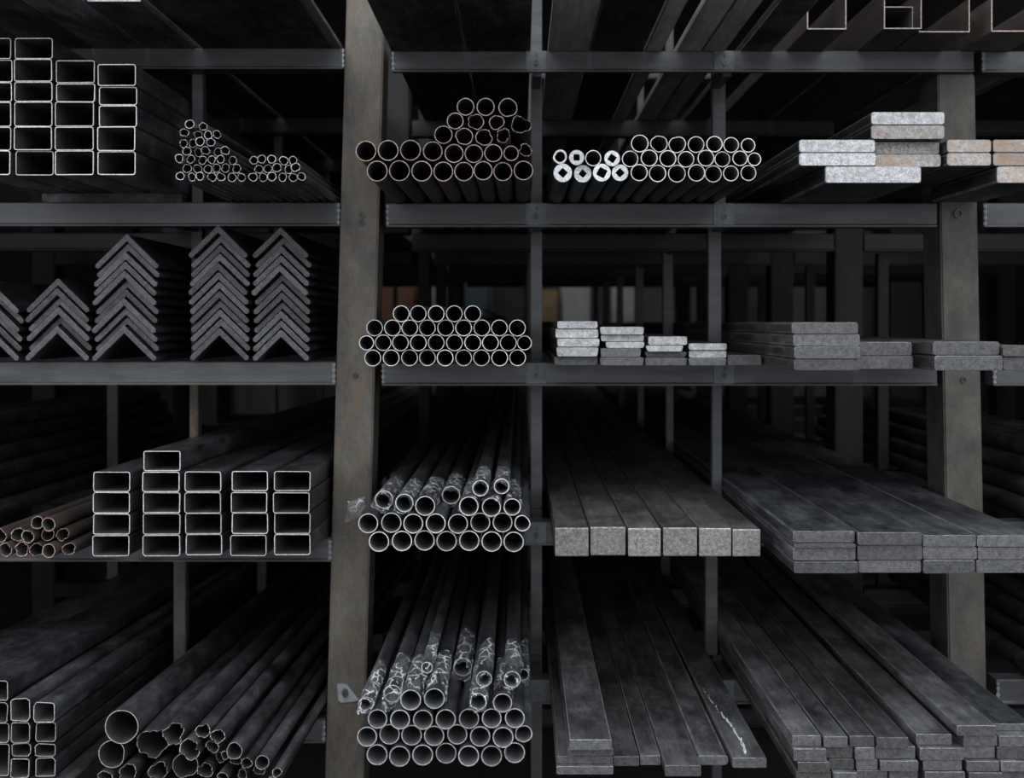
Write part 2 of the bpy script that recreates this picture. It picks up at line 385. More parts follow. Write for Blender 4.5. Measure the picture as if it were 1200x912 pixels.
for i in range(6):
    b = obj('beam', beam_mesh(-306, ENDL[i], TL[i], BH[i]), parent=rack); weld(ENDL[i]-1.5, TL[i]+2, BH[i]-4, 1.0, b)
    kk = 0.998 if i == 0 else 1.0
    b = obj('beam', beam_mesh(STC[i], ENC[i], T[i], BH[i], k=kk, dep=0.06 if i else 0.015), parent=rack); weld(STC[i]+1.5, T[i]+2, BH[i]-4, kk, b)
    for px in (628, 848):                       # bolted junction plates on the middle beams
        pl = obj('junction_plate', box_mesh('junction_plate', PX(px-12), PX(px+12), PY(kk)-0.0035, PY(kk)-0.0002, PZ(T[i]+BH[i]-2.2), PZ(T[i]+0.4), ['plate_blue'], 0.001), parent=b)
    b = obj('beam', beam_mesh(STR[i], 1738, T[i], BH[i]), parent=rack); weld(STR[i]+1.5, T[i]+2, BH[i]-4, 1.0, b)
# bolt heads with a drilled eye, one per junction
def ring_mesh(r, wr, th, mats, name='bolt', sq=1.0):
    n = 14; V = []; F = []
    for k_, (rr, y) in enumerate(((r, 0), (r, -th), (r*wr, -th), (r*wr, -th*0.3))):
        V += [(rr*math.cos(2*math.pi*i/n), y, rr*sq*math.sin(2*math.pi*i/n)) for i in range(n)]
    for k_ in range(3):
        for i in range(n):
            j = (i+1) % n; F.append((k_*n+i, k_*n+j, (k_+1)*n+j, (k_+1)*n+i))
    F.append(tuple(range(3*n, 4*n)))
    return mesh(name, V, F, mats)
bolt_me = ring_mesh(0.0062, 0.5, 0.004, ['bolt_steel'], sq=1.35)
for o in [c for c in rack.children if c.name.startswith('beam')]:
    for p in [c for c in o.children if c.name.startswith('junction_plate')]:
        c = p.data.vertices; xm = sum(v.co.x for v in c)/len(c); zm = sum(v.co.z for v in c)/len(c); ym = min(v.co.y for v in c)
        obj('bolt', bolt_me, (xm+0.001, ym, zm-0.006), parent=o)
        obj('bolt', bolt_me, (xm+0.002, ym, zm+0.013), parent=o).scale = (0.5, 0.6, 0.5)
# divider posts standing behind the front beams, one length per shelf, each held by a short arm
def seg(x, w, i, mat, y=0.22, rear=False):      # x, w in front-plane pixels from the vanishing column
    tt = TL if x < -100 else T
    zt = PZ(tt[i-1]+((42 if rear else 3.5) if i == 4 and x < -100 else 0)) if i > 0 else PZ(-130); zb = PZ(tt[i]) if i < 6 else 0.0
    return box_mesh('divider', (x-w/2)*S, (x+w/2)*S, y, y+0.038, zb+0.0005, zt-0.0005, [mat], 0.002)
DIV = []                    # (mesh, frames it stands in)
for i in range(7):
    DIV.append((seg(20, 14, i, 'beam_paint'), 'all'))
    x_, w_ = {1: (250, 16), 2: (244.5, 16), 4: (240.3, 15)}.get(i, (247.2, 12.2))
    DIV.append((seg(x_, w_, i, 'beam_paint'), 'all'))
    x_, w_ = {1: (-387, 13), 2: (-407.5, 13), 4: (-429, 15), 5: (-429, 13), 6: (-429, 13)}.get(i, (-411, 10.8))
    if i > 0: DIV.append((seg(x_, w_, i, {3: 'orange_post', 4: 'post_dark'}.get(i, 'beam_paint'), 0.065 if i == 1 else 0.22), 'front' if i == 4 else 'all'))
    if i == 4: DIV.append((seg(x_, w_, i, 'post_dark', rear=True), 'rear'))
for me, where in DIV:
    if where != 'rear': obj('divider', me, parent=rack)
ARM = [box_mesh('arm', (x-5)*S, (x+5)*S, 0.061, 0.219, PZ(t_[i]+BH[i]+d_-1), PZ(t_[i]+6+d_), ['beam_paint'], 0.001) for x, t_ in ((20, T), (247, T), (-411, TL)) for i in range(6) for d_ in ((8 if t_ is TL and i in (3, 4) else 0),)]
for me in ARM: obj('arm', me, parent=rack)
# frames behind: same parts, posts and beams in shade-darkened colours (drawn in front-plane pixels, moved back)
xs_main = [lambda p: 420, lambda p: 1126, lambda p: -330, lambda p: 1760]
me_posts = [lean_post(f, 22 if n_ == 0 else 44, 0.12, 1.0, ['post_shaded'], py0=(T[0]+BH[0]+0.5 if n_ == 1 else -130)) for n_, f in enumerate(xs_main)]
divs = {1189: 'post_shaded'}
beam_c = [beam_mesh(440, 1102, T[i], BH[i], mats=('beam_shaded',)) for i in range(6)]
beam_r = [beam_mesh(1150, 1738, T[i], BH[i], mats=('beam_shaded',)) for i in range(6)]
div_me = {}
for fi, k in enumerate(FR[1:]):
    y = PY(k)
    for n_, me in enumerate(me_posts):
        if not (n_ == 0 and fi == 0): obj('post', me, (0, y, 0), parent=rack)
        else: obj('post', lean_post(lambda p: 412, 44, 0.12, 1.0, ['post_shaded'], py1=T[1]-0.3), (0, y, 0), parent=rack)  # short stub added to block a sliver of sky
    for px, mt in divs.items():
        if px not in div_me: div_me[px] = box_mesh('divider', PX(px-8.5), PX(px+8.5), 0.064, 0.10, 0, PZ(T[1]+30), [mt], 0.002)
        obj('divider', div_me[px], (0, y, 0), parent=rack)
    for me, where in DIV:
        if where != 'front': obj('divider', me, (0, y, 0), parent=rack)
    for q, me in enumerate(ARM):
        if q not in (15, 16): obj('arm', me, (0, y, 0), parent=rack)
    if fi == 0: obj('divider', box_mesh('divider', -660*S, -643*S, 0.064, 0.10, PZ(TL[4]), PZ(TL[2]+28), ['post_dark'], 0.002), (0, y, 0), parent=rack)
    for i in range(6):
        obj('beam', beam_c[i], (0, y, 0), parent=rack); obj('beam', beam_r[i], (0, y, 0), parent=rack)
        obj('beam', beam_mesh(-306, 394, TL[i], BH[i], mats=('beam_shaded',), dz=SLOPE_L[i]*(y+0.07)), (0, y, 0), parent=rack)
# fittings on the two main posts
def bracket(px, py):
    pts = [(-7.5, 8.5), (-3, 9), (2, 8), (13, -6.5), (4, -8), (-4, -8.5), (-6.5, -6)]
    V = [(1.25*x*S, -0.006, 1.25*z*S) for x, z in pts]+[(1.25*x*S, 0, 1.25*z*S) for x, z in pts]; n = len(pts)
    F = [tuple(range(n))[::-1]]+[(i, (i+1) % n, (i+1) % n+n, i+n) for i in range(n)]
    b = obj('bracket', mesh('bracket', V, F, ['bracket_zinc']), (PX(px), -0.0005, PZ(py)), parent=postL)
    b['label'] = 'small zinc bracket plate'
    s = obj('slot_bolt', ring_mesh(0.008, 0.45, 0.006, ['bolt_steel'], 'slot_bolt', sq=1.4), (0, -0.006, 0.002), parent=b)
bracket(405, 812)
for par, px, py in ((postL, 425, 252), (postL, 424, 261), (postR, 1125, 250), (postR, 1131, 446), (postL, 416, 440), (postL, 405, 628)):
    obj('bolt', bolt_me, (PX(px), (0 if par is postL else PY(1.004))-0.0002, PZ(py)), parent=par).scale = (1.2, 1, 1.0) if py != 250 else (2.0, 1.5, 1.6)

# ------------------------------------------------------------------ wraps
def wrap_mesh(r, y0, y1, tip=1.0, seed=0):
    rnd = random.Random(seed); seg = 26; V = []; F = []; ny = 16
    ph = [rnd.uniform(0, 6.28) for _ in range(6)]
    for j in range(ny+1):
        t = j/ny; y = y0+(y1-y0)*t
        base = r*1.03; pull = tip+(1-tip)*min(1, t*3.2)
        for i in range(seg):
            a = 2*math.pi*i/seg
            cr = 0.11*math.sin(3*a+ph[0]+t*5)*math.sin(9*t+ph[1])+0.07*math.sin(7*a+ph[2]-t*11)+rnd.uniform(-0.06, 0.06)
            amp = (1-t)**0.6
            rr = base*pull*(1+max(cr*amp, -0.015 if t > 0.32 else cr*amp))
            yy = y+(rnd.uniform(-0.012, 0.012) if j == 0 else rnd.uniform(-0.004, 0.004))+(0.02*math.sin(2*a+ph[3]) if j in (0, ny) else 0)
            V.append((rr*math.cos(a), yy, rr*math.sin(a)))
    for j in range(ny):
        for i in range(seg):
            k_ = (i+1) % seg; F.append((j*seg+i, (j+1)*seg+i, (j+1)*seg+k_, j*seg+k_))
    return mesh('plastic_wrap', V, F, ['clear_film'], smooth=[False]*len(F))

# ------------------------------------------------------------------ pipe piles
def pile(rows, sx, ox, oy, T_, yb, kind, pilename, mats, wall, adj, cat='pipe', z_base=None, crumple=0.0, jit=0.012, pitch=0.0, group=None, kfix=None, setback=None, wraps=None, crumpled=None, seg=28, shrink=0.992):
    k = kfix if kfix else (T_-VY)/(yb-VY)
    items = []; meta = []
    for ri, row in enumerate(rows):
        for ci, c in enumerate(row):
            zx, zy, zr = c[:3]
            items.append([PX(ox+zx/sx, k), PZ(oy+zy/sx, k), zr/sx*S*k]); meta.append((ri, ci, c))
    if crumple > 0.1: relax(items, PZ(T_)+0.0004)
    fit_radii(items, shrink)
    lift = PZ(T_)+0.0006-min(a[1]-a[2] for a in items)
    if not crumple: lift = max(lift, 0)
    for a in items: a[1] += lift
    out = []
    for it, (ri, ci, c) in zip(items, meta):
        n = len(rows[ri])
        opts = c[3] if len(c) > 3 else {}
        cr = opts.get('crumple', crumple*random.uniform(0.5, 1.3))
        x, z, r = it
        me = pipe_mesh(r, opts.get('wall', wall)*S*k, opts.get('mats', mats), cr, seg=seg, hole=(opts['hole']*r if 'hole' in opts else None), hole_rot=opts.get('rot', 0.0))
        y = PY(k)+random.uniform(-jit, jit)+opts.get('back', 0.0)
        o = obj(kind, me, (x, y, z), (-pitch, 0, opts.get('yaw', 0.0)))
        place = nth(ci, n, *LR)
        lab = f"{opts.get('adj', adj)}, {place}, {rowname(ri, len(rows))} of {pilename}"
        tag(o, lab, cat, group or pilename)
        if 'wrap' in opts:
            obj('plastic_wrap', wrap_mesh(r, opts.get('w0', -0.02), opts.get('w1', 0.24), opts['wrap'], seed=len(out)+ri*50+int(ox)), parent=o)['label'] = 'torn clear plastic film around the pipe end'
        out.append(o)
    return out

# top middle: brown-rimmed pipes
W = lambda xs, y, r, **kw: [(x, y, r, dict(kw)) for x in xs]
pile([[(215,766,46),(315,766,46),(413,766,46),(508,766,44),(600,766,43),(687,766,42),(774,766,42),(866,766,43)],
      [(162,674,46),(263,673,46),(363,673,46),(462,677,44),(556,685,42),(645,688,41),(732,687,40),(811,687,36),(875,672,33,{'crumple':0.2})],
      [(510,605,43),(602,612,42,{'crumple':0.08}),(690,612,42,{'crumple':0.1}),(778,610,43,{'crumple':0.2})],
      [(563,545,41),(653,544,40,{'crumple':0.12}),(747,548,44,{'crumple':0.1}),(856,556,46,{'crumple':0.22})],
      [(608,478,39),(697,477,40),(797,480,43,{'crumple':0.05})]],
     3.8, 385.5, 0, T[1], 213, 'round_pipe', 'brown-rimmed upper pile', ['pipe_brown', 'rim_brown'], 0.95, 'brown-rimmed round steel pipe')
# top: galvanised pipes
pile([[(450,776,39),(535,776,39),(622,776,41),(706,776,38),(786,776,38),(862,776,35),(937,776,35)],
      [(413,711,38),(495,711,38),(580,711,39),(664,711,37),(747,711,37),(826,711,35),(900,711,34),(968,712,30)],
      [(454,645,39),(540,645,39,{'crumple':0.08}),(625,645,40,{'crumple':0.08}),(709,645,37),(788,646,36),(863,649,35),(936,653,32)]],
     3.8, 630, 0, T[1], 213.7, 'round_pipe', 'galvanised pile', ['pipe_steel', 'rim_white'], 0.92, 'thin white-rimmed galvanised pipe')
g = {'mats': ['pipe_steel', 'zinc_end']}
pile([[(112,773,41,{**g,'hole':0.40,'rot':0.75}),(202,773,41,{**g,'hole':0.36,'rot':0.7}),(285,773,40,{**g,'hole':0.5,'rot':0.5}),(366,773,39,{**g,'hole':0.42,'rot':0.8})],
      [(100,700,32,{**g,'wall':2.2,'crumple':0.05,'adj':'pale tube with ragged rim'}),(173,706,35,{**g,'hole':0.42,'rot':0.0,'adj':'pale tube with squarish hole'}),(247,708,36,{'wall':0.8,'adj':'thin-rimmed round tube'}),(330,711,37,{**g,'hole':0.46,'rot':0.6,'adj':'pale tube with squarish hole'})]],
     3.8, 630, 0, T[1], 214, 'thick_tube', 'pale short pile', ['pipe_steel', 'rim_white'], 1.3, 'pale tube with diamond hole')
# second row middle
R2 = 38.5
pile([W([228,312,395,478,562,647,730,815,898],751,R2),
      [(199,681,35)]+W([272,355,438,520,605,690,772,855],681,R2)+[(930,682,34)],
      W([231,315,398,478,563,647,732,813,897],612,R2),
      W([357,438,520,605,690],546,R2)],
     3.964, 380, 230, T[2], 429, 'round_pipe', 'second-shelf honeycomb', ['pipe_steel', 'rim_bright'], 0.78, 'silver-rimmed round steel pipe', kfix=0.893)
# third row middle, ends partly wrapped in plastic
wr = lambda tip, **kw: dict(wrap=tip, adj='steel pipe with torn plastic end', **kw)
pile([W([255,360,464,568,673,778,880],771,47),
      [(206,685,46),(311,685,47),(414,687,46),(518,687,46),(622,687,46),(724,687,46),(828,687,46),(920,685,38,{'crumple':0.05})],
      [(258,603,44,wr(0.9,back=0.07,w0=-0.07)),(366,602,43,wr(0.92,back=0.04,w0=-0.05)),(470,604,46,wr(1.0,w0=0.03,w1=0.34)),(570,603,45,wr(0.95,back=0.16,w0=-0.05)),(672,606,45,wr(1.0,w0=0.01,w1=0.3)),(777,609,44,wr(0.97,w0=-0.005,w1=0.28)),(873,610,40,wr(1.0,w0=0.02,w1=0.3))],
      [(724,530,38,wr(0.72,back=0.02,w0=-0.03)),(822,532,37,wr(0.7,back=0.05,w0=-0.03))]],
     3.964, 380, 440, T[3], 647, 'round_pipe', 'third-shelf pile', ['pipe_steel', 'rim_bright'], 1.05, 'bright-rimmed round steel pipe')
# bottom row middle
pile([W([208,298,387,478,568,658,748],822,41),
      W([170,255,343,432,522,613,703],747,41)+[(783,747,36,{'crumple':0.07})],
      [(210,680,40),(299,680,40),(389,680,40),(478,680,41),(569,680,41),(658,680,39),(749,680,40)],
      [(166,622,30,wr(0.9,crumple=0.15,w0=-0.03)),(258,612,36,wr(0.8,back=0.06,w0=-0.06)),(340,605,41,wr(1.0,w0=0.02,w1=0.27)),(432,605,41,wr(1.0,w0=0.02,w1=0.27)),(523,606,40,wr(0.95,back=0.22,w0=-0.05)),(606,606,40,wr(0.92,crumple=0.12,w0=-0.03)),(701,616,38,wr(1.0,w0=0.03,w1=0.25)),(782,622,26,wr(1.0,back=0.2,w0=-0.02))],
      [(386,545,24,wr(0.8,back=0.12,w0=-0.03,w1=0.25)),(626,541,36,wr(0.65,back=0.03,w0=-0.02)),(738,552,34,wr(0.72,back=0.05,w0=-0.03))]],
     3.354, 380, 640, T[4], 897, 'round_pipe', 'bottom middle pile', ['pipe_steel', 'rim_grey'], 1.2, 'grey-rimmed round steel pipe')
# thin crumpled conduits, top left: two heaps packed like a honeycomb
def heap(x0, counts, y0, pitch, step, r, skip=()):
    return [[(x0+(pitch/2)*o+pitch*i+random.uniform(-2, 2), y0-step*j, r*random.uniform(0.9, 1.0)) for i in range(n)] for j, (n, o) in enumerate(counts)]
pile(heap(112, [(7,0),(6,1),(6,0),(5,1),(4,0),(4,1),(2,2)], 485, 73, 63.5, 36),
     6.316, 195, 130, TL[1], 213, 'thin_conduit', 'taller conduit heap', ['black_tube', 'rim_grey'], 0.75, 'thin-walled crumpled conduit', cat='conduit', crumple=0.13, kfix=0.855, jit=0.02, seg=18)
pile(heap(636, [(6,0),(5,1),(5,0)], 485, 73, 63.5, 36),
     6.316, 195, 130, TL[1], 213, 'thin_conduit', 'lower conduit heap', ['black_tube', 'rim_grey'], 0.75, 'thin-walled bent conduit', cat='conduit', crumple=0.11, kfix=0.855, jit=0.02, seg=18)
# rusty ragged tubes, third row left
pile(heap(-103, [(6,0),(5,1),(2,6)], 708, 172, 149, 85),
     9.6, 0, 570, 628, 653, 'rusty_tube', 'ragged pile', ['pipe_brown', 'rim_rust'], 1.0, 'rusty ragged round tube', crumple=0.13, pitch=0.016, jit=0.025)
# large and small round tubes, bottom left
kB = 0.822
b1 = [(158,162,80,{'wall':1.0,'crumple':0.02,'adj':'large dark round tube with an open clean mouth'}),(112,265,66,{'wall':0.9,'crumple':0.05,'adj':'large dark round tube with a pale inside'}),(310,215,80,{'crumple':0.25,'adj':'large torn round tube with a ragged mouth'}),(395,165,55,{'crumple':0.22,'adj':'dented round tube leaning on the torn tube'}),(495,200,50,{'crumple':0.2,'adj':'crumpled dark tube with a split mouth'}),(540,148,36,{'crumple':0.15,'adj':'dark tube resting on the split-mouthed tube'}),(625,150,36,{'crumple':0.18,'adj':'dark tube on top of the crumpled cluster'}),(590,215,34,{'crumple':0.3,'adj':'flattened tube inside the crumpled cluster'}),(700,220,40,{'crumple':0.1,'adj':'round dark tube at the right of the crumpled cluster'}),(655,250,22,{'crumple':0.2,'adj':'narrow tube squeezed below the cluster top'}),(610,290,30,{'crumple':0.25,'adj':'bent tube in the middle of the crumpled cluster'}),(685,300,30,{'crumple':0.25,'adj':'bent tube low in the crumpled cluster'}),(825,285,34,{'crumple':0.05,'adj':'slim dark tube with a round clean mouth'}),(795,348,28,{'crumple':0.2,'adj':'slim dented tube below the clean-mouthed one'}),(893,335,25,{'crumple':0.2,'adj':'slim tube at the far right of the heap'}),(755,285,28,{'crumple':0.2,'adj':'slim bent tube left of the clean-mouthed one'}),(440,330,62,{'crumple':0.08,'adj':'brown-rimmed tube low under the torn tube'}),(325,305,50,{'crumple':0.25,'adj':'folded tube under the torn tube'}),(92,345,38,{'crumple':0.15,'adj':'folded tube under the pale-inside tube'}),(200,335,48,{'crumple':0.25,'adj':'crushed tube between the two lowest round ones'}),(545,340,40,{'crumple':0.25,'adj':'crushed tube under the crumpled cluster'}),(872,365,20,{'crumple':0.15,'adj':'slim tube next to the far right one'}),(640,355,28,{'crumple':0.2,'adj':'crushed tube at the bottom of the crumpled cluster'}),(720,360,26,{'crumple':0.2,'adj':'narrow tube at the bottom of the cluster'})]
its = [[PX(102.5+c[0]/4, kB), PZ(820+c[1]/4, kB), c[2]/4*S*kB] for c in b1]
relax(its, PZ(838)+0.029, xmin=-418*S)
fit_radii(its)
for (x, z, r), c in zip(its, b1):
    o_ = c[3]; me = pipe_mesh(r, o_.get('wall', 0.8)*S*kB, ['black_tube', 'rim_grey' if o_.get('wall') else ('rim_rust' if 'brown' in o_['adj'] else 'rim_dull')], o_['crumple'])
    tag(obj('round_tube', me, (x, PY(kB)+random.uniform(-0.03, 0.03), z), (-0.050, 0, 0)), o_['adj']+' at bottom left', 'tube', 'loose round tubes at the bottom left')

# ------------------------------------------------------------------ rectangular tubes
def tube_columns(cols, T_, yb, name, pilename, adj, mats, wall, rad=3.0, pitch=0.0, k=None, wob=0.0005, gap=0.0011):
    k = k or (T_-VY)/(yb-VY)
    n = len(cols)
    for ci, (x0, x1, ys) in enumerate(cols):
        zb = PZ(T_)+0.0004
        for ri, (a, b) in enumerate(ys):            # bottom first
            h = (b-a)*S*k; w = (x1-x0)*S*k
            x = PX((x0+x1)/2+random.uniform(-0.3, 0.3), k)
            me = rect_tube_mesh(w, h, wall*S*k, mats, rad*S*k, wob)
            o = obj(name, me, (x, PY(k)+random.uniform(-0.008, 0.008), zb+h/2), (-pitch, 0, random.uniform(-0.0002, 0.0002)))
            zb += h+gap
            tag(o, f"{adj}, {nth(ri, len(ys), *BT)}, {nth(ci, n, *LR)} column of {pilename}", 'tube', pilename)
Y5 = [(178,205.5),(149,177.5),(123,148.5),(101,122.5),(75,100.5)]
Y6 = [(177,205.5),(149,176.5),(119.5,148.5),(96,119),(69,95.5),(44,68.5)]
tube_columns([(-31,13.5,Y6),(17.5,62,Y6),(65,110.5,[(177,205.5),(149,176.5),(119.5,148.5),(97,119),(70,96.5)]),(115,159.5,Y5)],
             226.2, 205.5, 'rectangular_tube', 'top left stack', 'bright-rimmed rectangular tube', ['black_tube', 'rim_bright'], 1.0, gap=0.0006, wob=0.0003)
for y_ in (0.003, PY(FR[1])+0.003):
    tag(obj('spacer_bar', box_mesh('spacer_bar', -562*S, -397*S, y_, y_+0.05, PZ(237)+0.0006, PZ(226.2)-0.0002, ['mill_dark'], 0.003)), 'dark spacer bar laid on the beam under the top tube stack' if y_ < 0.1 else 'dark spacer bar on the rear beam under the top tube stack', 'bar')
Y4 = [(627,651.5),(602,626.5),(577,601.5),(553,576.5)]
tube_columns([(110,153,Y4),(168,211.5,Y4+[(529,552.5)]),(217,259.5,Y4),(270.5,313,Y4),(320.5,363,Y4)],
             628, 651.5, 'rectangular_tube', 'third-shelf tube stack', 'white-rimmed rectangular tube', ['black_tube', 'rim_bright'], 0.9, pitch=0.016)
yq = [(887,912),(872,886),(849,871.5),(823,848)]
tube_columns([(-140,-66,[(885,911),(860,885),(835,860),(810,834.5)]),(-62,9,[(874,911),(849.5,873),(825,849),(801,824.5)]),(13.5,36,[(888,911),(872.5,887.5),(848,872),(821,847.5)]),(41,65,[(889,911),(872.5,888),(849,872),(824.5,848)])],
             826.6, 911, 'square_tube', 'bottom corner stack', 'dark dented square tube', ['black_tube', 'rim_grey'], 0.9, rad=4.0, pitch=0.050, wob=0.0011, gap=0.0026)

# ------------------------------------------------------------------ flat and square bars
def bars(specs, T_, name, mats, pilename, cat='bar', k=None, pitch=0.0, group=None, rad=0.0025, yawj=0.0002):
    """specs: (label, x0, x1, y0, y1, {opts}); k from the pile or per bar"""
    for sp in specs:
        lab, x0, x1, y0, y1 = sp[:5]; op = sp[5] if len(sp) > 5 else {}
        kk = op.get('k', k)
        w = (x1-x0-0.5)*S*kk; h = (y1-y0)*S*kk
        me = flat_mesh(w, h, op.get('mats', mats), op.get('rad', rad), skew=op.get('skew', 0.0), length=op.get('len', LEN), taper=op.get('taper', 0.0))
        o = obj(op.get('name', name), me, (PX((x0+x1)/2, kk), PY(kk)+op.get('back', 0.0), PZ((y0+y1)/2, kk)+0.0007), (-pitch, op.get('roll', 0.0), random.uniform(-yawj, yawj)+op.get('yaw', 0.0)))
        tag(o, lab, cat, group or pilename)
kf = (T[1]-VY)/(215-VY)
FL = ['mill_dark', 'end_light']; FRs = ['mill_dark', 'end_rusty']
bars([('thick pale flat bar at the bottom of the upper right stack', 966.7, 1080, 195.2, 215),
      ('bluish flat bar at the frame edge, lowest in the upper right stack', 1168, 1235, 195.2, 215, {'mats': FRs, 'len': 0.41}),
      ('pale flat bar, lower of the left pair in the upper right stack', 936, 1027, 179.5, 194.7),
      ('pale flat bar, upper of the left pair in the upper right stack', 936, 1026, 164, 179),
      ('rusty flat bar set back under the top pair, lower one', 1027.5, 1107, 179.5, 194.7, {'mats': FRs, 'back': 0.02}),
      ('shade-toned flat bar set back under the top pair, upper one', 1027.5, 1107, 164, 179, {'mats': ['mill_dark', 'end_saw'], 'back': 0.03}),  # darker end colour imitates the shade under the upper pair
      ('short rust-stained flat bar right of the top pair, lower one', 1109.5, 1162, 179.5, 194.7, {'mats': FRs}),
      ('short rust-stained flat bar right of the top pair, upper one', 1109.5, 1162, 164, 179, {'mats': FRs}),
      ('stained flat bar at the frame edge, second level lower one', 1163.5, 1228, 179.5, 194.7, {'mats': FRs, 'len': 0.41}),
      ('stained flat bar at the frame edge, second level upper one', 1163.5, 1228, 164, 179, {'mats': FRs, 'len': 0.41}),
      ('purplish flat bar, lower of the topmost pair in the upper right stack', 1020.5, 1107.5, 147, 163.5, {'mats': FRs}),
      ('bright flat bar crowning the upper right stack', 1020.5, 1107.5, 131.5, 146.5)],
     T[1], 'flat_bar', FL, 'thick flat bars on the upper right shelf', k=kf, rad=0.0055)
# second row, small flats
k2 = (T[2]-VY)/(428.6-VY)
def Z2(v): return 230+v/3.967
def X2(v): return 630+v/3.967
st = [[(75,283,748,788),(84,284,703,747),(88,290,662,702),(82,286,617,661),(90,281,582,616)],
      [(288,493,750,788),(290,480,709,749),(314,501,678,708),(294,497,646,677),(287,495,608,645)],
      [(497,692,752,788),(498,700,725,751),(499,678,695,724),(513,697,653,694)],
      [(698,878,755,788),(703,880,718,754),(700,880,685,717)],
      [(885,1046,740,788)]]
sp = []
for si, s_ in enumerate(st):
    for ri, (a, b, c, d) in enumerate(s_):
        nm = ['leftmost', 'second', 'middle', 'fourth', 'last'][si]
        lab = 'single short flat bar ending the row of small stacks on the second shelf' if si == 4 else f"small flat bar, {nth(ri, len(s_), *BT)} of {nm} small stack on second shelf"
        sp.append((lab, X2(a), X2(b), Z2(c), Z2(d), {'back': random.uniform(-0.012, 0.012), 'mats': ['mill', 'end_grey' if ri in (0,) or (si < 3 and ri == 1 and si) else 'end_light'], 'rad': 0.004, 'taper': random.choice((0, 0, 0.06, 0.1, 0.03)) if a > 0 else 0, **({'len': 0.33} if si == 4 else {})}))
bars(sp, T[2], 'flat_bar', ['mill', 'end_light'], 'small flat bars on the second shelf', k=k2)
k3 = (T[2]-VY)/(434.6-VY)
def X3(v): return 840+v/3.333
def Z3(v): return 230+v/3.333
sp = []
for lab, l in (('left wide stack on second shelf', [(300,560,637,682),(299,559,589,636),(299,560,540,588),(292,552,494,539)]),
               ('pair beside the left wide stack', [(562,810,629,682),(562,805,573,627)]),
               ('pair in front of the right post', [(848,1115,624,682),(845,1107,570,622)]),
               ('pair at the right frame edge', [(1117,1206,629,682),(1110,1206,583,627)])):
    for ri, (a, b, c, d) in enumerate(l):
        sp.append((f"wide grey flat bar, {nth(ri, len(l), *BT)} of {lab}", X3(a), X3(b), Z3(c), Z3(d), {'back': random.uniform(-0.01, 0.01)+(0.06 if 'beside' in lab else 0), 'rad': 0.005}))
bars(sp, T[2], 'flat_bar', ['mill', 'end_grey'], 'wide flat bars on the second shelf', k=k3)
# third row, square bars
kq = (T[3]-VY)/(652.5-VY)
sq = [(80,238,705,838),(245,412,705,838),(420,573,712,843),(583,743,708,841),(750,901,714,845),(905,1036,722,848)]
sp = []
for i, (a, b, c, d) in enumerate(sq):
    sp.append((f"solid square bar with sawn pale end, {nth(i, 6, *LR)} of six", 630+a/3.967, 630+b/3.967, 652.5-(d-c)/3.967, 652.5, {'back': random.uniform(-0.006, 0.006)+0.004*(i % 2)}))
bars(sp, T[3], 'square_bar', ['square_stock', 'end_saw'], 'solid square bars on the third shelf', k=kq)
# third row right, wide flats in three layers
kr = (T[3]-VY)/(672.6-VY)
def X7(v): return 840+v/3.333
def Z7(v): return 440+v/3.333
cols = [[(301,553,729,775),(301,548,676,728),(300,545,659,675),(300,543,612,658)],
        [(557,803,725,775),(551,806,664,724),(548,800,613,663)],
        [(805,1008,722,775),(806,1018,672,721),(804,1013,625,671)],
        [(1015,1262,722,775),(1020,1265,672,721),(1015,1262,626,671)]]
sp = []
for ci, c in enumerate(cols):
    for ri, (a, b, c0, d) in enumerate(c):
        sp.append((f"long flat bar, {nth(ri, len(c), *BT)}, {nth(ci, 4, *LR)} column of third-shelf wide stack", X7(a), X7(b), Z7(c0)+0.15, Z7(d), {'back': random.uniform(-0.008, 0.008), 'rad': 0.004}))
bars(sp, T[3], 'flat_bar', ['mill_blue', 'end_grey'], 'long flat bars on the third shelf right of the divider', k=kr)
# bottom row, flats in the middle bay
def X8(v): return 630+v/3.354
def Z8(v): return 640+v/3.354
kb = (T[4]-VY)/(908.5-VY)
bars([('lowest wide flat bar of the bottom shelf stack beside the divider', 652, 719, 899, 908.5),
      ('second wide flat bar from below in the stack beside the divider', 653, 719, 889.5, 898.7, {'back': 0.012}),
      ('narrower flat bar lying second from top beside the divider', 665, 719.5, 880.5, 889, {'back': 0.01}),
      ('narrow topmost flat bar of the bottom shelf stack beside the divider', 667, 717, 867.5, 880),
      ('thin flat bar right of the bottom shelf stack, left of its twin', 720.5, 752, 897, 908.5, {'back': 0.045}),
      ('thin flat bar right of the bottom shelf stack, right of its twin', 753, 778, 897, 908.5, {'back': 0.05}),
      ('flat bar with a ragged end reaching furthest forward on the bottom shelf', 778.5, 821, 895.5, 908.5, {'back': -0.01, 'skew': -0.002}),
      ('flat bar with rounded end between the ragged and chalk-smeared bars', 821.5, 859, 897, 908.5, {'back': 0.05, 'rad': 0.008}),
      ('flat bar with a chalky white smear at the right of the bay', 862, 903, 896.5, 908.5, {'back': 0.035})],
     T[4], 'flat_bar', ['mill', 'end_grey'], 'flat bars on the bottom shelf middle bay', k=kb)
chalk_bar = [o for o in C.objects if o.get('label', '').startswith('flat bar with a chalky')][0]
plain('chalk', (0.35, 0.36, 0.37), (0.8, 0.81, 0.82), 60)
rc = random.Random(5); top = max(v.co.z for v in chalk_bar.data.vertices)+0.0003
V = []; F = []
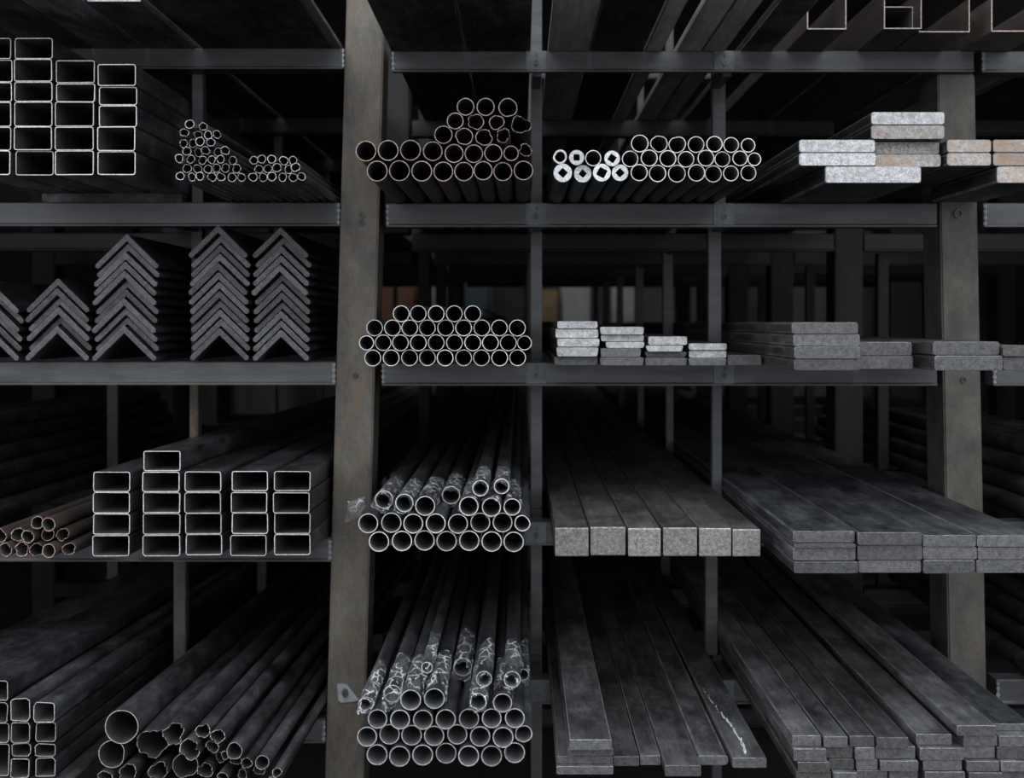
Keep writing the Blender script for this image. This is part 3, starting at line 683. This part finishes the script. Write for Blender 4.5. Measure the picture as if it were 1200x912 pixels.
for q in range(26):
    t_ = q/25; cx = -0.005+0.008*math.sin(t_*5)-0.01*t_; cy = 0.02+0.42*t_**1.3+rc.uniform(-0.005, 0.005)
    L_ = rc.uniform(0.012, 0.05)*(1-0.4*t_); w_ = rc.uniform(0.0012, 0.0045)*(1-0.6*t_); dx = rc.uniform(-0.006, 0.006); b0 = len(V)
    for u, wv in ((0, 0.2), (0.3, 1), (0.7, 0.8), (1, 0.15)):
        V += [(cx+dx*u-w_*wv*rc.uniform(0.6, 1.2), cy+L_*u, top+0.00002*q), (cx+dx*u+w_*wv*rc.uniform(0.6, 1.2), cy+L_*u, top+0.00002*q)]
    for u in range(3): F.append((b0+2*u, b0+2*u+1, b0+2*u+3, b0+2*u+2))
obj('chalk_smear', mesh('chalk_smear', V, F, ['chalk']), parent=chalk_bar)['label'] = 'chalky white smear'
# bottom row right, strips in layers
kc = (T[4]-VY)/(916-VY)
def X9(v): return 800+v/3.0
def Z9(v): return 640+v/3.0
rows = [[(398,521,828),(525,609,828),(612,722,828),(727,830,828),(848,990,828),(1000,1118,828),(1122,1260,828)],
        [(400,514,792),(517,606,792),(612,688,792),(692,827,792),(845,982,792),(995,1110,792),(1114,1250,792)],
        [(387,503,754),(507,603,754),(606,676,754),(680,822,754),(832,988,754),(992,1104,754),(1108,1240,754)],
        [(387,490,710),(495,580,710),(588,675,710),(680,791,710),(828,955,710),(990,1110,716),(1114,1240,735)]]
ys = [(791,828),(753.5,790.5),(709,753),(670,708.5)]
sp = []
for ri, row in enumerate(rows):
    for ci, (a, b, _) in enumerate(row):
        y0, y1 = ys[ri]
        sp.append((f"dark flat strip, {nth(ci, 7, *LR)}, {rowname(ri, 4).replace('top row', 'fourth row up')} of bottom strip stack", X9(a), X9(b), Z9(y0)+0.2, Z9(y1), {'back': random.uniform(-0.012, 0.012)}))
sp.append(('raised flat bar topmost of the bottom right stack, in front of the post', X9(965), X9(1103), Z9(633), Z9(669.5), {'mats': ['mill', 'end_dark']}))
sp.append(('raised flat bar at the right frame edge of the bottom right stack', X9(1110), X9(1250), Z9(645), Z9(669.5), {'mats': ['mill_blue', 'end_grey'], 'back': 0.03}))
bars(sp, T[4], 'flat_bar', ['mill', 'end_grey'], 'flat strips on the bottom right shelf', k=kc)

# ------------------------------------------------------------------ angle bars, second row left
def angle_mesh(a, m, t, mats):
    L_ = math.sqrt(1+m*m); nx, nz = m/L_, 1/L_
    ux, uz = 1/L_, -m/L_
    def poly(a, t, dz):
        tv = t*L_; fo = (a, -a*m); q = t*0.3
        R_ = [(fo[0]-ux*q, fo[1]-uz*q), (fo[0]-nx*q, fo[1]-nz*q), (fo[0]-nx*(t-q), fo[1]-nz*(t-q)), (fo[0]-nx*t-ux*q, fo[1]-nz*t-uz*q)]
        p = [(-0.15*t, -0.12*t), (0.15*t, -0.12*t)]+R_+[(0, -tv)]+[(-x, z) for x, z in reversed(R_)]
        return [(x, z+dz) for x, z in reversed(p)]
    return sharp(loft('angle_bar', [(0, poly(a*0.985, t*0.78, -0.11*t*L_)), (0.0016, poly(a, t, 0)), (1.5, poly(a, t, 0))], list(mats)+['edge_pale'], edge=2), 28)
ka = 0.985
for (ax, n, step, half, nm) in ((-12, 6, 10.9, 39, 'leftmost'), (69, 6, 11.2, 39, 'second'), (148, 11, 10.8, 39, 'middle'), (257.5, 12, 10.9, 36.6, 'fourth'), (330, 12, 10.9, 34.8, 'rightmost')):
    half = half-0.4; m = 0.98; t = 6.0
    drop = half*S*ka*m+0.3*t*S*ka
    z0 = PZ(TL[2])+half*m*S*ka+t*S*ka*0.72+0.001
    for i in range(n):
        me = angle_mesh(half*S*ka*random.uniform(0.975, 1.0), m, t*S*ka, ['mill_dark', 'end_angle'])
        o = obj('angle_bar', me, (PX(ax+random.uniform(-0.8, 0.8), ka), PY(ka)+random.uniform(-0.02, 0.015), z0+i*step*S*ka+random.uniform(-0.0002, 0.0002)), (0, 0, random.uniform(-0.0002, 0.0002)))
        tag(o, f"steel angle bar, {nth(i, n, *BT)} of the {nm} nested chevron stack", 'angle bar', 'nested angle bars on the second shelf')

# ------------------------------------------------------------------ top shelf, seen from below
def planks(lst, T_, kk, mats, thick=0.02):
    for lab, a, b, op in lst:            # a, b: pixel columns at the front plane
        k_ = op.get('k', kk); h = op.get('h', thick)
        me = flat_mesh((b-a-0.6)*S, h, op.get('mats', mats), 0.002)
        tag(obj('flat_bar', me, (PX((a+b)/2), PY(k_), PZ(T_)+h/2+0.0005)), lab, 'bar', 'bars on the top shelf seen from below')
planks([('dark broad plate on the top shelf right of the tall post', 458, 545, {}),
        ('dark broad plate on the top shelf left of the divider', 546, 622, {}),
        ('brownish flat bar on the top shelf just right of the divider', 642, 690, {'mats': ['pale_plank', 'end_grey']}),
        ('dark flat bar on the top shelf beside the brownish one', 691, 754, {'mats': ['mill_dark', 'end_grey']}),
        ('pale narrow flat bar on the top shelf above the galvanised pipes', 756, 776, {'mats': ['pale_plank', 'end_grey']}),
        ('pale flat bar on the top shelf above the right divider, left one', 793, 822, {'mats': ['pale_plank', 'end_grey']}),
        ('pale flat bar on the top shelf above the right divider, right one', 823, 850, {'mats': ['pale_plank', 'end_grey']}),
        ('dark flat bar on the top shelf left of the channels', 867, 905, {'mats': ['mill_dark', 'end_grey']})], T[0], 0.78, ['mill_dark', 'end_dark'])
planks([('broad dark plate on the top shelf above the conduits', 236, 390, {'k': 0.80}),
        ('light-ended flat bar poking out above the top left tubes', 174, 229, {'k': 0.857, 'mats': ['mill', 'end_light']}),
        ('dark flat bar on the top left shelf, next to the light-ended bar', 110, 172, {'k': 0.80, 'mats': ['mill', 'end_dark']}),
        ('dark flat bar on the top left shelf, third from the light-ended bar', 40, 108, {'k': 0.79, 'mats': ['mill', 'end_dark']}),
        ('dark flat bar on the top left shelf above the tall columns', -60, 38, {'k': 0.80}),
        ('thin pale strip on the top shelf along the tall post', 392, 400, {'k': 0.80, 'mats': ['post_paint', 'end_grey'], 'h': 0.012})], TL[0], 0.8, ['mill_dark', 'end_dark'])
planks([('added light-blocking plate on the top shelf at the outer end of the corner bay', -296, -180, {}), ('added light-blocking plate on the top shelf beside the outer end plate', -178, -62, {})], TL[0], 0.8, ['mill_dark', 'end_dark'])  # unseen plates added to stop light leaking in over the shelf
planks([('added light-blocking plate on the top shelf past the last channel', 1250, 1400, {}), ('added light-blocking plate on the top shelf, second past the last channel', 1402, 1560, {}), ('added light-blocking plate on the top shelf, outermost past the last channel', 1562, 1730, {})], T[0], 0.8, ['mill_dark', 'end_dark'])  # more plates out of view, added to shut out light from above
# channels at the top right
def channel_mesh(w, h, t, up=True, mats=('pipe_brown', 'rim_brown')):
    p = [(-w/2, 0), (w/2, 0), (w/2, h), (w/2-t, h), (w/2-t, t), (-w/2+t, t), (-w/2+t, h), (-w/2, h)]
    return sharp(loft('channel_bar', [(0, p), (LEN, p)], mats), 28)
kch = (T[0]-VY)/(36.5-VY)
for lab, a, b, y1, hh, tt in (('brown-edged channel, leftmost at the upper right corner', 944, 990, 37, 46, 1.4),
                     ('brown-edged channel, second at the upper right corner', 1033, 1077, 36.5, 46, 1.3),
                     ('brown-edged channel, third at the upper right corner', 1079, 1139, 36.5, 40, 1.3),
                     ('brown-edged channel, last at the upper right corner', 1163, 1225, 36.5, 40, 1.3)):
    me = channel_mesh((b-a)*S*kch, hh*S*kch, tt*S*kch)
    tag(obj('channel_bar', me, (PX((a+b)/2, kch), PY(kch)+random.uniform(-0.02, 0.02), PZ(T[0])+0.0006)), lab, 'channel', 'channels on the top right shelf')
me = rect_tube_mesh(40*S*kch, 31*S*kch, 1.1*S*kch, ['pipe_brown', 'rim_brown'], 0.001)
tag(obj('rectangular_tube', me, (PX(1055, kch), PY(kch)+0.03, PZ(T[0])+0.0006+1.4*S*kch+15.6*S*kch)), 'brown square tube lying inside the second channel at the upper right', 'tube')
for i, (a, b) in enumerate(((992, 1030), (1141, 1160))):
    me = flat_mesh((b-a-3)*S*kch, 0.02, ['mill_dark', 'end_dark'])
    tag(obj('flat_bar', me, (PX((a+b)/2, kch), PY(kch)+0.35, PZ(T[0])+0.0105)), ('dark flat bar between the first and second brown channels', 'dark flat bar between the third and last brown channels')[i], 'bar')

# ------------------------------------------------------------------ dim stock in the neighbouring bays
def rods(xs, T_, rows_, r, kk, pilename, mats, pitch=0.0):
    for ri in range(rows_):
        n = len(xs)-ri
        for ci in range(n):
            x = xs[ci]+(xs[1]-xs[0])/2*ri
            rr = r*S
            z = PZ(T_)+rr+0.0005+ri*rr*1.76
            me = pipe_mesh(rr, 0.003, mats, 0, seg=18, length=2.4)
            tag(obj('round_pipe', me, (PX(x), PY(kk)+random.uniform(-0.02, 0.02), z), (-pitch, 0, 0)), f"dim round pipe, {nth(ci, n, *LR)}, {rowname(ri, rows_)} of {pilename}", 'pipe', pilename)
rods([-266+25*i for i in range(9)], 628, 6, 12, 0.93, 'heap behind rusty tubes', ['black_tube', 'rim_dull'], 0.016)
rods([1216+25*i for i in range(8)], T[3], 4, 12, 0.95, 'third-shelf heap past post', ['black_tube', 'rim_dull'])
rods([1216+25*i for i in range(8)], T[4], 5, 12, 0.95, 'bottom heap past post', ['black_tube', 'rim_dull'])
for a, b, lab in ((-640, -440, 'grey steel sheet under the dented square tubes'), (-402, -236, 'grey steel sheet under the loose round tubes')):
    tag(obj('steel_sheet', box_mesh('steel_sheet', a*S, b*S, PY(0.83), 5.2, -0.0045, -0.0005, ['mill'], 0.001), (0, 0, PZ(838)), (-0.050, 0, 0)), lab, 'sheet', 'steel sheets on the bottom shelf')

# scrap of plastic stuck on the tall post
V = []; F = []; rnd = random.Random(3); n = 7
for j in range(n):
    for i in range(n):
        u, v = i/(n-1)-0.5, j/(n-1)-0.5
        edge = max(abs(u), abs(v))*2
        V.append(((u*20+rnd.uniform(-1.5, 1.5)+v*4)*S, -0.004-0.018*(1-edge**2)*rnd.uniform(0.4, 1.0), (v*24+rnd.uniform(-1.5, 1.5)+u*5)*S))
for j in range(n-1):
    for i in range(n-1): F.append((j*n+i, j*n+i+1, (j+1)*n+i+1, (j+1)*n+i))
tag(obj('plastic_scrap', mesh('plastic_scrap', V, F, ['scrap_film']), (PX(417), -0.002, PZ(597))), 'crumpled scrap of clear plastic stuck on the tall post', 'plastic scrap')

# ------------------------------------------------------------------ goods in the aisle behind the racks
kg = 4.1
def goods(name, label, cat, x0, x1, ztop, mat, yk=kg, dep=0.8, lid=True):
    w = (x1-x0)*S*yk; xm = PX((x0+x1)/2, yk); zt = PZ(ztop, yk)
    e = tag(obj(name, None, (xm, PY(yk)+dep/2, 0)), label, cat, 'goods in the aisle behind the racks')
    nl = max(2, int(zt/0.55)); hh = zt/nl
    for i in range(nl):
        ins = random.uniform(0.0, 0.03)
        obj('layer', box_mesh('layer', -w/2+ins, w/2-ins, -dep/2+ins, dep/2-ins, i*hh+0.002, (i+1)*hh-0.002, [mat], 0.012), parent=e)
    return e
goods('crate_stack', 'blurred reddish brown stack far behind, left of the honeycomb pile top', 'crate', 430, 487, 325, 'goods_brown')
goods('crate_stack', 'blurred lilac stack far behind the honeycomb pile', 'crate', 490, 516, 326, 'goods_lilac', dep=0.7)
goods('crate_stack', 'blurred dark teal stack far behind the honeycomb pile', 'crate', 535, 572, 327, 'goods_teal')
goods('crate_stack', 'blurred grey stack far behind, left of the middle divider', 'crate', 574, 622, 330, 'goods_dark')
goods('crate_stack', 'blurred tan stack far behind, just right of the middle divider', 'crate', 628, 655, 340, 'goods_tan')
goods('crate_stack', 'blurred white stack far behind the small flat bars', 'crate', 657, 694, 326, 'goods_white')
goods('crate_stack', 'narrow blurred white stack far behind the second small flat bars', 'crate', 722, 745, 327, 'goods_white')
goods('crate_stack', 'blurred white stack far behind the rectangular tubes', 'crate', 250, 300, 420, 'goods_white')
goods('crate_stack', 'blurred orange-tan stack far behind, beside the orange-blotched rear divider', 'crate', 150, 232, 430, 'goods_tan')
